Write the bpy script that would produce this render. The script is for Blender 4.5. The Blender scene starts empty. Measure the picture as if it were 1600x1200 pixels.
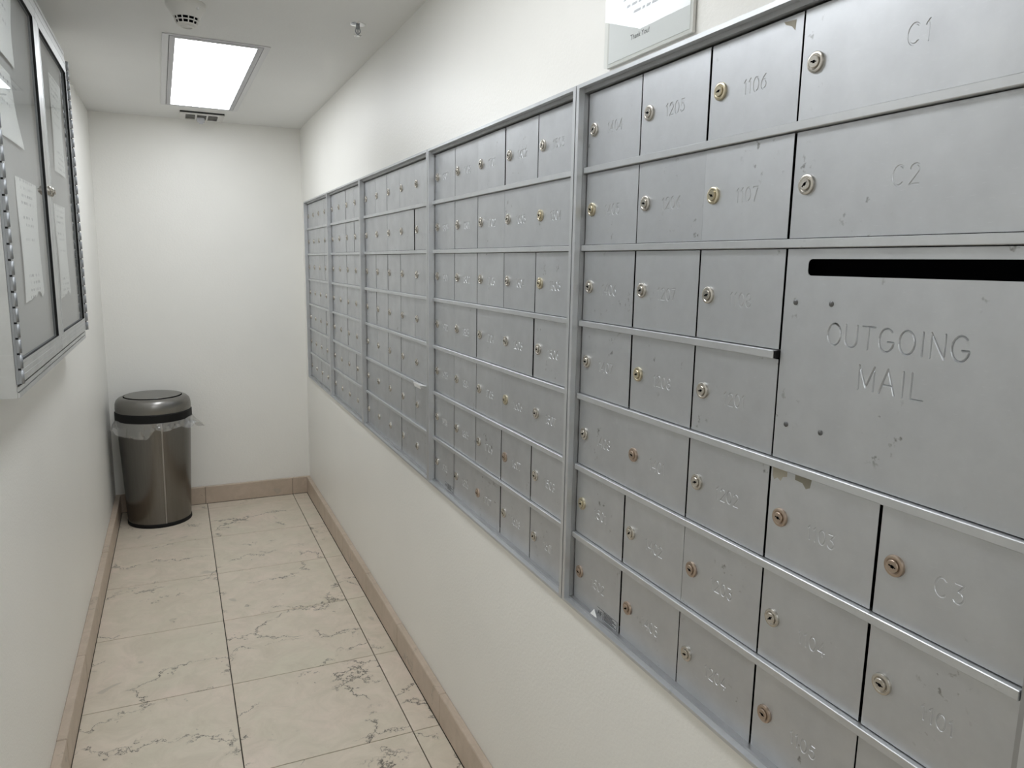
import bpy, bmesh, math, random
from mathutils import Vector, Matrix
from mathutils.geometry import delaunay_2d_cdt

random.seed(11)
scene = bpy.context.scene
COL = scene.collection

# ------------------------------------------------------------------ camera, world, exposure
CAM_Z = 1.3738
cam_data = bpy.data.cameras.new('camera')
cam_data.sensor_width = 36.0
cam_data.lens = 1143.12 / 1600 * 36.0
cam_data.clip_start = 0.02
cam = bpy.data.objects.new('camera', cam_data)
COL.objects.link(cam)
RT = Vector((0.90960307, -0.41513539, 0.016878))
UP = Vector((0.05243791, 0.1550053, 0.98652097))
FW = Vector((0.41215594, 0.89645745, -0.16276213))
cam.matrix_world = Matrix(((RT.x, UP.x, -FW.x, 0), (RT.y, UP.y, -FW.y, 0), (RT.z, UP.z, -FW.z, CAM_Z), (0, 0, 0, 1)))
scene.camera = cam

world = bpy.data.worlds.new('world')
scene.world = world
world.use_nodes = True
world.node_tree.nodes['Background'].inputs[0].default_value = (0.8, 0.82, 0.85, 1)
world.node_tree.nodes['Background'].inputs[1].default_value = 0.15

scene.view_settings.view_transform = 'Standard'
scene.view_settings.look = 'None'
scene.view_settings.gamma = 1.0
scene.view_settings.use_curve_mapping = False
scene.view_settings.exposure = 0.0
PANEL_STRENGTH = 8.8            # glow of the ceiling fixtures' diffusers

# ------------------------------------------------------------------ materials
def new_mat(name):
    m = bpy.data.materials.new(name)
    m.use_nodes = True
    nt = m.node_tree
    return m, nt, nt.nodes['Principled BSDF']

def N(nt, kind, **kw):
    n = nt.nodes.new(kind)
    for k, v in kw.items():
        if k in n.inputs.keys() if isinstance(k, str) else False:
            n.inputs[k].default_value = v
        else:
            setattr(n, k, v)
    return n

def ramp(nt, src, stops):
    r = nt.nodes.new('ShaderNodeValToRGB')
    el = r.color_ramp.elements
    while len(el) < len(stops):
        el.new(0.5)
    for e, (p, c) in zip(el, stops):
        e.position = p
        e.color = (c, c, c, 1) if isinstance(c, (int, float)) else (*c, 1)
    nt.links.new(src, r.inputs[0])
    return r.outputs[0]

def mixc(nt, fac, a, b, blend='MIX'):
    n = nt.nodes.new('ShaderNodeMix')
    n.data_type = 'RGBA'
    n.blend_type = blend
    for sock, v in ((n.inputs[0], fac), (n.inputs[6], a), (n.inputs[7], b)):
        if isinstance(v, (int, float)):
            sock.default_value = v
        elif isinstance(v, tuple):
            sock.default_value = (*v, 1)
        else:
            nt.links.new(v, sock)
    return n.outputs[2]

def mth(nt, op, a, b=None):
    n = nt.nodes.new('ShaderNodeMath')
    n.operation = op
    for sock, v in ((n.inputs[0], a), (n.inputs[1], b)):
        if v is None:
            continue
        if isinstance(v, (int, float)):
            sock.default_value = v
        else:
            nt.links.new(v, sock)
    return n.outputs[0]

def coords(nt, per_object=False, scale=(1, 1, 1)):
    """object-space metres; with per_object every copy gets its own piece of the pattern"""
    tc = nt.nodes.new('ShaderNodeTexCoord')
    out = tc.outputs['Object']
    if per_object:
        oi = nt.nodes.new('ShaderNodeObjectInfo')
        mul = nt.nodes.new('ShaderNodeVectorMath'); mul.operation = 'SCALE'
        mul.inputs[0].default_value = (37.0, 53.0, 71.0)
        nt.links.new(oi.outputs['Random'], mul.inputs['Scale'])
        add = nt.nodes.new('ShaderNodeVectorMath'); add.operation = 'ADD'
        nt.links.new(out, add.inputs[0]); nt.links.new(mul.outputs[0], add.inputs[1])
        out = add.outputs[0]
    if scale != (1, 1, 1):
        mp = nt.nodes.new('ShaderNodeMapping')
        mp.inputs['Scale'].default_value = scale
        nt.links.new(out, mp.inputs[0])
        out = mp.outputs[0]
    return out

def noise(nt, vec, scale, detail=3, rough=0.55, dist=0.0):
    n = nt.nodes.new('ShaderNodeTexNoise')
    n.inputs['Scale'].default_value = scale
    n.inputs['Detail'].default_value = detail
    n.inputs['Roughness'].default_value = rough
    n.inputs['Distortion'].default_value = dist
    nt.links.new(vec, n.inputs['Vector'])
    return n.outputs

def bump(nt, bsdf, h, strength, dist):
    b = nt.nodes.new('ShaderNodeBump')
    b.inputs['Strength'].default_value = strength
    b.inputs['Distance'].default_value = dist
    nt.links.new(h, b.inputs['Height'])
    nt.links.new(b.outputs[0], bsdf.inputs['Normal'])

def plain(name, col, rough=0.5, metal=0.0, **kw):
    m, nt, p = new_mat(name)
    p.inputs['Base Color'].default_value = (*col, 1)
    p.inputs['Roughness'].default_value = rough
    p.inputs['Metallic'].default_value = metal
    for k, v in kw.items():
        p.inputs[k].default_value = v
    return m

def make_paint(name, col, rough, relief):
    m, nt, p = new_mat(name)
    v = coords(nt)
    big = noise(nt, v, 1.7, 3)[0]
    c = mixc(nt, ramp(nt, big, [(0.35, 0.0), (0.7, 1.0)]), col, tuple(x * 0.965 for x in col))
    nt.links.new(c, p.inputs['Base Color'])
    p.inputs['Roughness'].default_value = rough
    n1 = noise(nt, v, 140, 2, 0.6)[0]
    bump(nt, p, n1, relief, 0.004)
    return m

M = {}
M['wall'] = make_paint('wall_paint', (0.915, 0.905, 0.86), 0.42, 0.16)
M['ceiling'] = make_paint('ceiling_paint', (0.83, 0.83, 0.81), 0.7, 0.12)

def make_marble(name, cols, vein_amt, per_object=True):
    m, nt, p = new_mat(name)
    v = coords(nt, per_object)
    n1 = noise(nt, v, 2.6, 6, 0.68, 1.2)[0]
    n2 = noise(nt, v, 11, 8, 0.74, 0.9)[0]
    base = mixc(nt, ramp(nt, n1, [(0.35, 0.0), (0.68, 1.0)]), cols[0], cols[1])
    base = mixc(nt, ramp(nt, n2, [(0.38, 0.0), (0.72, 0.85)]), base, cols[2])
    # grey weathered patches
    n3 = noise(nt, v, 5.0, 2, 0.5, 1.3)[0]
    base = mixc(nt, ramp(nt, n3, [(0.69, 0.0), (0.72, 0.45)]), base, (0.40, 0.37, 0.31))
    # thin dark broken veins
    nz = nt.nodes.new('ShaderNodeTexNoise')
    nz.inputs['Scale'].default_value = 6.0; nz.inputs['Detail'].default_value = 6; nz.inputs['Roughness'].default_value = 0.7
    nt.links.new(v, nz.inputs['Vector'])
    wob = nt.nodes.new('ShaderNodeVectorMath'); wob.operation = 'MULTIPLY_ADD'
    nt.links.new(nz.outputs['Color'], wob.inputs[0]); wob.inputs[1].default_value = (0.30, 0.30, 0.30)
    nt.links.new(v, wob.inputs[2])
    dirs = nt.nodes.new('ShaderNodeMapping')
    dirs.inputs['Rotation'].default_value = (0, 0, 0.7); dirs.inputs['Scale'].default_value = (1.0, 2.0, 1.0)
    nt.links.new(wob.outputs[0], dirs.inputs[0])
    vo = nt.nodes.new('ShaderNodeTexVoronoi')
    vo.feature = 'DISTANCE_TO_EDGE'
    vo.inputs['Scale'].default_value = 2.3
    nt.links.new(dirs.outputs[0], vo.inputs['Vector'])
    line = ramp(nt, vo.outputs['Distance'], [(0.0, 1.0), (0.005, 0.85), (0.0115, 0.0)])
    halo = ramp(nt, vo.outputs['Distance'], [(0.0, 0.35), (0.04, 0.0)])
    mask = ramp(nt, noise(nt, v, 4.3, 3, 0.6)[0], [(0.50, 0.0), (0.56, 1.0)])
    lm = mth(nt, 'MULTIPLY', line, mask)
    lm = mth(nt, 'MULTIPLY', lm, vein_amt)
    base = mixc(nt, mth(nt, 'MULTIPLY', halo, mask), base, (0.42, 0.37, 0.29))
    base = mixc(nt, lm, base, (0.045, 0.038, 0.03))
    # small dark pits
    pit = ramp(nt, noise(nt, v, 60, 2, 0.5)[0], [(0.73, 0.0), (0.77, 0.8)])
    base = mixc(nt, mth(nt, 'MULTIPLY', pit, mask), base, (0.09, 0.075, 0.06))
    nt.links.new(base, p.inputs['Base Color'])
    p.inputs['Roughness'].default_value = 0.38
    bump(nt, p, n2, 0.05, 0.002)
    return m

M['tile'] = make_marble('cream_marble', ((0.70, 0.645, 0.52), (0.79, 0.665, 0.57), (0.60, 0.535, 0.425)), 0.9)
M['skirting'] = make_marble('beige_marble', ((0.54, 0.445, 0.355), (0.61, 0.50, 0.405), (0.46, 0.375, 0.29)), 0.3)
M['grout'] = plain('dark_grout', (0.055, 0.047, 0.037), 0.9)
M['caulk'] = plain('caulk', (0.62, 0.58, 0.51), 0.6)

def make_door_metal(name, base, rough, metal, scuff):
    m, nt, p = new_mat(name)
    v = coords(nt, True)
    oi = nt.nodes.new('ShaderNodeObjectInfo')
    cloud = noise(nt, v, 16, 4, 0.6)[0]
    c = mixc(nt, ramp(nt, cloud, [(0.3, 0.0), (0.75, 1.0)]), base, tuple(x * 0.90 for x in base))
    tone = ramp(nt, oi.outputs['Random'], [(0.0, 0.93), (1.0, 1.0)])
    c = mixc(nt, 1.0, c, tone, 'MULTIPLY')
    # fine scratches and rubbed dark specks
    vs = coords(nt, True, (1, 9, 60))
    scr = ramp(nt, noise(nt, vs, 9, 3, 0.6)[0], [(0.63, 0.0), (0.72, 0.25)])
    c = mixc(nt, scr, c, tuple(min(1, x * 1.12) for x in base))
    sp = noise(nt, v, 75, 3, 0.6)[0]
    rg = noise(nt, v, 11, 2, 0.5)[0]
    spk = mth(nt, 'MULTIPLY', ramp(nt, sp, [(0.62, 0.0), (0.70, 1.0)]), ramp(nt, rg, [(0.58, 0.0), (0.68, scuff)]))
    c = mixc(nt, spk, c, (0.16, 0.155, 0.145))
    nt.links.new(c, p.inputs['Base Color'])
    p.inputs['Metallic'].default_value = metal
    r = ramp(nt, cloud, [(0.2, rough - 0.05), (0.8, rough + 0.08)])
    nt.links.new(r, p.inputs['Roughness'])
    vb = coords(nt, True, (1, 30, 1))
    bump(nt, p, noise(nt, vb, 60, 2)[0], 0.02, 0.001)
    return m

M['door'] = make_door_metal('satin_aluminium_door', (0.60, 0.615, 0.635), 0.43, 0.86, 0.75)
M['frame'] = make_door_metal('aluminium_extrusion', (0.66, 0.675, 0.69), 0.38, 0.78, 0.15)
M['liner'] = make_door_metal('aluminium_liner', (0.47, 0.475, 0.485), 0.42, 0.85, 0.15)  # darker copy of the frame metal, shade of the recess put into its colour
M['cabinet'] = make_door_metal('anodised_cabinet', (0.66, 0.67, 0.67), 0.36, 0.85, 0.1)
M['black'] = plain('black_void', (0.003, 0.003, 0.0035), 1.0, 0.0, **{'Specular IOR Level': 0.0})
M['rubber'] = plain('black_rubber', (0.008, 0.008, 0.008), 0.6, 0.0, **{'Specular IOR Level': 0.25})
M['nickel'] = plain('nickel_lock', (0.56, 0.53, 0.48), 0.27, 1.0)
M['brass'] = plain('worn_brass_lock', (0.60, 0.54, 0.40), 0.28, 1.0)
M['tarnish'] = plain('tarnished_lock', (0.46, 0.37, 0.30), 0.36, 1.0)
M['chrome'] = plain('chrome', (0.75, 0.75, 0.75), 0.12, 1.0)
M['hinge'] = plain('hinge_steel', (0.34, 0.355, 0.37), 0.5, 0.7)
M['rivet'] = plain('grey_rivet', (0.16, 0.16, 0.16), 0.4, 0.8)
M['white_plastic'] = plain('white_plastic', (0.72, 0.71, 0.67), 0.45)
M['fixture'] = plain('white_enamel', (0.70, 0.70, 0.70), 0.4)
M['fixture_trim'] = plain('grey_trim', (0.52, 0.52, 0.54), 0.4)
M['vent'] = plain('vent_paint', (0.72, 0.71, 0.68), 0.5)
M['dark_slot'] = plain('dark_slot', (0.03, 0.03, 0.03), 0.8)
M['paper'] = plain('white_paper', (0.85, 0.85, 0.84), 0.7)
M['ink'] = plain('ink', (0.025, 0.025, 0.03), 0.8)
M['ink_grey'] = plain('grey_ink', (0.12, 0.12, 0.13), 0.8)
M['label_print'] = plain('label_print', (0.30, 0.30, 0.29), 0.5)
M['residue'] = plain('tape_residue', (0.40, 0.37, 0.30), 0.7)
M['residue_dark'] = plain('tape_residue_dark', (0.27, 0.25, 0.20), 0.7)

def make_panel_cloth():
    m, nt, p = new_mat('grey_panel')
    v = coords(nt)
    n = noise(nt, v, 30, 4)[0]
    c = mixc(nt, n, (0.33, 0.33, 0.325), (0.39, 0.39, 0.385))
    nt.links.new(c, p.inputs['Base Color'])
    p.inputs['Roughness'].default_value = 0.9
    return m
M['panel'] = make_panel_cloth()

def make_printed(name, stops):
    """paper with unreadable rows of print"""
    m, nt, p = new_mat(name)
    tc = nt.nodes.new('ShaderNodeTexCoord')
    sep = nt.nodes.new('ShaderNodeSeparateXYZ')
    nt.links.new(tc.outputs['Object'], sep.inputs[0])
    row = mth(nt, 'MULTIPLY', sep.outputs['Z'], 62.0)
    fr = mth(nt, 'FRACT', row)
    inrow = mth(nt, 'LESS_THAN', fr, 0.36)
    fl = mth(nt, 'FLOOR', row)
    cmb = nt.nodes.new('ShaderNodeCombineXYZ')
    nt.links.new(mth(nt, 'MULTIPLY', sep.outputs['Y'], 34.0), cmb.inputs[0])
    nt.links.new(mth(nt, 'MULTIPLY', fl, 3.7), cmb.inputs[1])
    w = noise(nt, cmb.outputs[0], 2.2, 2)[0]
    on = mth(nt, 'GREATER_THAN', w, 0.52)
    rn = nt.nodes.new('ShaderNodeTexWhiteNoise'); rn.noise_dimensions = '1D'
    nt.links.new(fl, rn.inputs['W'])
    keep = mth(nt, 'GREATER_THAN', rn.outputs['Value'], 0.45)
    fac = mth(nt, 'MULTIPLY', mth(nt, 'MULTIPLY', inrow, on), mth(nt, 'MULTIPLY', keep, 0.7))
    edge = mth(nt, 'MULTIPLY', mth(nt, 'LESS_THAN', mth(nt, 'ABSOLUTE', sep.outputs['Y']), stops), fac)
    c = mixc(nt, edge, (0.88, 0.88, 0.86), (0.16, 0.16, 0.18))
    nt.links.new(c, p.inputs['Base Color'])
    p.inputs['Roughness'].default_value = 0.75
    return m
M['printed'] = make_printed('printed_paper', 0.075)

def make_steel():
    m, nt, p = new_mat('brushed_stainless')
    v = coords(nt, False, (1, 1, 0.02))
    n = noise(nt, v, 160, 3)[0]
    c = mixc(nt, n, (0.17, 0.163, 0.15), (0.23, 0.22, 0.205))
    nt.links.new(c, p.inputs['Base Color'])
    p.inputs['Metallic'].default_value = 1.0
    p.inputs['Roughness'].default_value = 0.27
    p.inputs['Anisotropic'].default_value = 0.4
    bump(nt, p, n, 0.02, 0.001)
    return m
M['steel'] = make_steel()
M['seam_steel'] = plain('bright_seam', (0.45, 0.43, 0.42), 0.3, 1.0)  # lighter than the body, to paint a highlight down the can
M['lid_steel'] = plain('satin_lid', (0.24, 0.232, 0.218), 0.30, 1.0)

def make_glass(name, tint, ior=1.5):
    m = bpy.data.materials.new(name); m.use_nodes = True
    nt = m.node_tree; nt.nodes.clear()
    out = nt.nodes.new('ShaderNodeOutputMaterial')
    mix = nt.nodes.new('ShaderNodeMixShader')
    tr = nt.nodes.new('ShaderNodeBsdfTransparent'); tr.inputs[0].default_value = (*tint, 1)
    gl = nt.nodes.new('ShaderNodeBsdfGlossy'); gl.inputs['Roughness'].default_value = 0.015
    fr = nt.nodes.new('ShaderNodeFresnel'); fr.inputs['IOR'].default_value = ior
    ge = nt.nodes.new('ShaderNodeNewGeometry')               # the reflection belongs to the outer face of the pane
    fac = mth(nt, 'MULTIPLY', fr.outputs[0], mth(nt, 'SUBTRACT', 1.0, ge.outputs['Backfacing']))
    nt.links.new(fac, mix.inputs[0]); nt.links.new(tr.outputs[0], mix.inputs[1]); nt.links.new(gl.outputs[0], mix.inputs[2])
    nt.links.new(mix.outputs[0], out.inputs[0])
    return m
M['glass'] = make_glass('clear_glass', (0.95, 0.96, 0.96))
M['acrylic'] = make_glass('clear_acrylic', (0.97, 0.98, 0.98), 1.45)

def make_film():
    m = bpy.data.materials.new('clear_film'); m.use_nodes = True
    nt = m.node_tree; nt.nodes.clear()
    out = nt.nodes.new('ShaderNodeOutputMaterial')
    tr = nt.nodes.new('ShaderNodeBsdfTransparent'); tr.inputs[0].default_value = (0.94, 0.94, 0.93, 1)
    df = nt.nodes.new('ShaderNodeBsdfTranslucent'); df.inputs[0].default_value = (0.85, 0.85, 0.83, 1)
    d2 = nt.nodes.new('ShaderNodeBsdfDiffuse'); d2.inputs[0].default_value = (0.8, 0.8, 0.78, 1)
    gl = nt.nodes.new('ShaderNodeBsdfGlossy'); gl.inputs['Roughness'].default_value = 0.10
    a = nt.nodes.new('ShaderNodeMixShader'); a.inputs[0].default_value = 0.55
    b = nt.nodes.new('ShaderNodeMixShader'); b.inputs[0].default_value = 0.27
    c = nt.nodes.new('ShaderNodeMixShader'); c.inputs[0].default_value = 0.22
    nt.links.new(df.outputs[0], a.inputs[1]); nt.links.new(d2.outputs[0], a.inputs[2])
    nt.links.new(tr.outputs[0], b.inputs[1]); nt.links.new(a.outputs[0], b.inputs[2])
    nt.links.new(b.outputs[0], c.inputs[1]); nt.links.new(gl.outputs[0], c.inputs[2])
    nt.links.new(c.outputs[0], out.inputs[0])
    return m
M['film'] = make_film()

def make_diffuser():
    m, nt, p = new_mat('lit_diffuser')
    p.inputs['Base Color'].default_value = (0.8, 0.8, 0.8, 1)
    p.inputs['Emission Color'].default_value = (0.93, 0.96, 1.0, 1)
    p.inputs['Emission Strength'].default_value = PANEL_STRENGTH
    return m
M['diffuser'] = make_diffuser()
M['led'] = plain('clear_led', (0.9, 0.9, 0.9), 0.1)

# ------------------------------------------------------------------ mesh helpers
class MB:
    def __init__(self):
        self.v = []; self.f = []; self.mi = []; self.sm = []
    def add(self, verts, faces, mi=0, smooth=False):
        o = len(self.v)
        self.v += [tuple(p) for p in verts]
        for f in faces:
            self.f.append(tuple(i + o for i in f)); self.mi.append(mi); self.sm.append(smooth)
    def box(self, a, b, mi=0, ch=0.0):
        x0, y0, z0 = (min(p, q) for p, q in zip(a, b)); x1, y1, z1 = (max(p, q) for p, q in zip(a, b))
        if ch <= 0:
            V = [(x0, y0, z0), (x1, y0, z0), (x1, y1, z0), (x0, y1, z0), (x0, y0, z1), (x1, y0, z1), (x1, y1, z1), (x0, y1, z1)]
            F = [(3, 2, 1, 0), (4, 5, 6, 7), (0, 1, 5, 4), (1, 2, 6, 5), (2, 3, 7, 6), (3, 0, 4, 7)]
            self.add(V, F, mi)
            return
        bm = bmesh.new()
        bmesh.ops.create_cube(bm, size=1)
        for v in bm.verts:
            v.co = Vector(((x0 + x1) / 2 + v.co.x * (x1 - x0), (y0 + y1) / 2 + v.co.y * (y1 - y0), (z0 + z1) / 2 + v.co.z * (z1 - z0)))
        bmesh.ops.bevel(bm, geom=bm.edges[:], offset=ch, segments=1, affect='EDGES')
        bm.verts.index_update()
        self.add([v.co[:] for v in bm.verts], [[v.index for v in f.verts] for f in bm.faces], mi)
        bm.free()
    def ring(self, x0, x1, yo, zo, yi, zi, mi=0):
        """picture-frame ring in the y-z plane, from x0 (front) to x1"""
        O = [(yo[0], zo[0]), (yo[1], zo[0]), (yo[1], zo[1]), (yo[0], zo[1])]
        I = [(yi[0], zi[0]), (yi[1], zi[0]), (yi[1], zi[1]), (yi[0], zi[1])]
        V = [(x, *p) for x in (x0, x1) for L in (O, I) for p in L]
        F = []
        for i in range(4):
            j = (i + 1) % 4
            F += [(i, j, 4 + j, 4 + i), (8 + j, 8 + i, 12 + i, 12 + j), (j, i, 8 + i, 8 + j), (4 + i, 4 + j, 12 + j, 12 + i)]
        self.add(V, F, mi)
    def lathe(self, prof, c=(0, 0, 0), n=32, axis='z', mi=0, smooth=True, ell=(1, 1)):
        """prof: (radius, height); closed ends when radius is 0"""
        V = []; F = []
        for r, h in prof:
            for k in range(n):
                a = 2 * math.pi * k / n
                u, w = r * math.cos(a) * ell[0], r * math.sin(a) * ell[1]
                if axis == 'z': V.append((c[0] + u, c[1] + w, c[2] + h))
                else: V.append((c[0] - h, c[1] - u, c[2] + w))     # axis 'x': height points to -x
        for i in range(len(prof) - 1):
            for k in range(n):
                l = (k + 1) % n
                F.append((i * n + k, i * n + l, (i + 1) * n + l, (i + 1) * n + k))
        self.add(V, F, mi, smooth)
    def tube(self, p, q, r, n=8, mi=0):
        p = Vector(p); q = Vector(q); d = (q - p).normalized()
        u = d.orthogonal().normalized(); w = d.cross(u)
        V = [(e + u * r * math.cos(2 * math.pi * k / n) + w * r * math.sin(2 * math.pi * k / n))[:] for e in (p, q) for k in range(n)]
        F = [(k, (k + 1) % n, n + (k + 1) % n, n + k) for k in range(n)] + [tuple(reversed(range(n))), tuple(range(n, 2 * n))]
        self.add(V, F, mi, True)
    def mesh(self, name, mats):
        me = bpy.data.meshes.new(name)
        me.from_pydata(self.v, [], self.f)
        for m in (mats if isinstance(mats, (list, tuple)) else [mats]):
            me.materials.append(m)
        me.polygons.foreach_set('material_index', self.mi)
        me.polygons.foreach_set('use_smooth', self.sm)
        bm = bmesh.new(); bm.from_mesh(me)
        bmesh.ops.remove_doubles(bm, verts=bm.verts[:], dist=1e-7)
        bmesh.ops.recalc_face_normals(bm, faces=bm.faces[:])
        for ed_ in bm.edges:
            if len(ed_.link_faces) == 2 and ed_.calc_face_angle() > 0.6:
                ed_.smooth = False
        bm.to_mesh(me); bm.free()
        me.update()
        return me

def obj(name, me, parent=None, loc=(0, 0, 0)):
    o = bpy.data.objects.new(name, me)
    COL.objects.link(o)
    o.location = loc
    o.parent = parent
    return o

def part(name, mb, mats, parent=None, loc=(0, 0, 0), label=None):
    o = obj(name, mb.mesh(name, mats), parent, loc)
    if label: o['label'] = label
    return o

def thing(name, label, cat, loc=(0, 0, 0), group=None):
    o = obj(name, None, None, loc)
    o['label'] = label; o['category'] = cat
    if group: o['group'] = group
    return o

def tag(o, label, cat=None, group=None, kind=None):
    o['label'] = label
    if cat: o['category'] = cat
    if group: o['group'] = group
    if kind: o['kind'] = kind
    return o

def struct(name, mb, mats, label, cat):
    return tag(part(name, mb, mats), label, cat, kind='structure')

def text_mesh(s, size, mat):
    cu = bpy.data.curves.new('lettering', 'FONT')
    cu.body = s; cu.size = size; cu.align_x = 'CENTER'; cu.align_y = 'CENTER'; cu.resolution_u = 3
    o = bpy.data.objects.new('lettering', cu); COL.objects.link(o)
    dg = bpy.context.evaluated_depsgraph_get()
    me = bpy.data.meshes.new_from_object(o.evaluated_get(dg))
    bpy.data.objects.remove(o); bpy.data.curves.remove(cu)
    me.materials.clear(); me.materials.append(mat)
    return me

# ------------------------------------------------------------------ room
XL, XR = -0.3507, 0.677            # wall faces
YB, YF = 4.354, -1.7               # back wall, wall behind the camera
ZC = CAM_Z + 0.7146                # ceiling
FB, FT = CAM_Z - 0.657, CAM_Z + 0.3129      # mailbox bank bottom and top
Y_NEAR, Y_FAR = 0.337, 4.2384      # mailbox bank ends
T = 0.15

w = MB(); w.box((XL - T, YF - T, -0.12), (XR + T, YB + T, -0.006))
floor = struct('floor', w, M['grout'], 'cream marble tile floor of the narrow mail room', 'floor')
w = MB(); w.box((XL - T, YF - T, ZC), (XR + T, YB + T, ZC + 0.1))
struct('ceiling', w, M['ceiling'], 'plain off-white ceiling above the mail room', 'ceiling')
w = MB(); w.box((XL - T, YF - T, -0.006), (XL, YB + T, ZC))
struct('wall_left', w, M['wall'], 'off-white painted left wall behind the glass notice cabinet', 'wall')
w = MB(); w.box((XL, YB, -0.006), (XR, YB + T, ZC))
struct('wall_back', w, M['wall'], 'off-white painted end wall behind the trash can', 'wall')
w = MB(); w.box((XL, YF - T, -0.006), (XR, YF, ZC))
struct('wall_front', w, M['wall'], 'off-white painted wall closing the mail room behind the viewer', 'wall')
w = MB()
w.box((XR, YF - T, -0.006), (XR + T, YB + T, FB + 0.002))
w.box((XR, YF - T, FT - 0.002), (XR + T, YB + T, ZC))
w.box((XR, YF - T, FB + 0.002), (XR + T, Y_NEAR + 0.004, FT - 0.002))
w.box((XR, Y_FAR - 0.004, FB + 0.002), (XR + T, YB + T, FT - 0.002))
struct('wall_right', w, M['wall'], 'off-white painted right wall around the recessed bank of mailboxes', 'wall')

# floor tiles: three columns of marble, dark joints between
XD, XA, XB, XC = -0.3258, 0.1035, 0.5734, 0.6554
rows = [4.334, 4.2386] + [3.772 - 0.4665 * k for k in range(12)]
rows = [r for r in rows if r > YF] + [YF]
def slab(x0, x1, y0, y1, z0, z1, g, ch=0.0012):
    m = MB()
    cx, cy = (x0 + x1) / 2, (y0 + y1) / 2
    m.box((x0 + g - cx, y0 + g - cy, z0), (x1 - g - cx, y1 - g - cy, z1), 0, ch)
    return m, (cx, cy, 0)
for j in range(len(rows) - 1):
    for (a, b) in ((XD, XA), (XA, XB), (XB, XC)):
        first = j == 0
        y1, y0 = rows[j], rows[j + 1]
        g = 0.0016
        m, c = slab(a, b, y0 - (0.0006 if first else 0), y1, -0.006, 0.0, g, 0.0006)
        part('tile', m, M['tile'], floor, c)

# stone skirting
BBH = 0.099
def skirting(name, label, core, pieces):
    m = MB(); m.box(*core)
    root = struct(name, m, M['grout'], label, 'baseboard')
    for a, b in pieces:
        mm = MB()
        c = [(p + q) / 2 for p, q in zip(a, b)]
        mm.box([p - q for p, q in zip(a, c)], [p - q for p, q in zip(b, c)], 0, 0.0022)
        part('baseboard_tile', mm, M['skirting'], root, c)
    return root
e = 0.0007
jr = [4.334] + rows[2:]
skirting('baseboard_right', 'beige marble baseboard tiles along the foot of the mailbox wall',
         ((XC + 0.004, YF, -0.006), (XR, 4.334, BBH - 0.006)),
         [((XC, jr[k + 1] + e, 0.0), (XR, jr[k] - e, BBH + random.uniform(-0.0015, 0.0015))) for k in range(len(jr) - 1)])
jl = [4.334, 3.95, 3.49, 3.02, 2.56, 2.10, 1.63, 1.17, 0.70, 0.24, -0.22, -0.7, -1.2, YF]
skirting('baseboard_left', 'beige marble baseboard tiles along the foot of the left wall',
         ((XL, YF, -0.006), (XD - 0.004, 4.334, BBH - 0.006)),
         [((XL, jl[k + 1] + e, 0.0), (XD, jl[k] - e, BBH + random.uniform(-0.0015, 0.0015))) for k in range(len(jl) - 1)])
jb = [XL, XA - 0.008, XB, XR]
skirting('baseboard_back', 'beige marble baseboard tiles along the foot of the end wall',
         ((XL, 4.338, -0.006), (XR, YB, BBH - 0.006)),
         [((jb[k] + e, 4.334, 0.0), (jb[k + 1] - e, YB, BBH)) for k in range(3)])

# ------------------------------------------------------------------ single-stroke engraved lettering
def arc(cx, cy, rx, ry, a0, a1, n=10):
    return [(cx + rx * math.cos(math.radians(a0 + (a1 - a0) * k / n)), cy + ry * math.sin(math.radians(a0 + (a1 - a0) * k / n))) for k in range(n + 1)]
OV = arc(.30, .5, .28, .5, 90, 450, 18)
GLYPH = {   # name: (advance width, strokes); height 1
    '0': (.62, [OV]),
    '1': (.34, [[(.02, .80), (.20, 1), (.20, 0)]]),
    '2': (.60, [arc(.29, .72, .26, .28, 165, -20, 8) + [(.04, 0), (.56, 0)]]),
    '3': (.60, [[(.06, 1), (.52, 1), (.26, .60)] + arc(.28, .30, .27, .30, 85, -150, 9)]),
    '4': (.62, [[(.44, 0), (.44, 1), (.03, .30), (.58, .30)]]),
    '5': (.60, [[(.52, 1), (.12, 1), (.08, .56)] + arc(.28, .32, .27, .32, 110, -150, 9)]),
    '6': (.60, [[(.46, .98), (.22, .76)] + arc(.30, .32, .26, .32, 155, 515, 14)]),
    '7': (.58, [[(.04, 1), (.54, 1), (.22, 0)]]),
    '8': (.60, [arc(.30, .75, .22, .25, 270, 630, 13), arc(.30, .26, .27, .26, 90, 450, 14)]),
    '9': (.60, [arc(.30, .68, .26, .32, -25, 335, 14) + [(.38, .24), (.14, .02)]]),
    'C': (.72, [arc(.38, .5, .34, .5, 48, 312, 13)]),
    'O': (.80, [arc(.40, .5, .36, .5, 90, 450, 18)]),
    'U': (.74, [[(.05, 1), (.05, .34)] + arc(.36, .32, .31, .32, 180, 360, 9) + [(.67, 1)]]),
    'T': (.70, [[(.02, 1), (.68, 1)], [(.35, 1), (.35, 0)]]),
    'G': (.80, [arc(.40, .5, .36, .5, 48, 345, 14) + [(.74, .44), (.46, .44)]]),
    'I': (.26, [[(.13, 0), (.13, 1)]]),
    'N': (.74, [[(.06, 0), (.06, 1), (.66, 0), (.66, 1)]]),
    'M': (.86, [[(.06, 0), (.06, 1), (.42, .12), (.78, 1), (.78, 0)]]),
    'A': (.76, [[(.02, 0), (.37, 1), (.72, 0)], [(.15, .36), (.59, .36)]]),
    'L': (.62, [[(.06, 1), (.06, 0), (.58, 0)]]),
}
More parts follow.
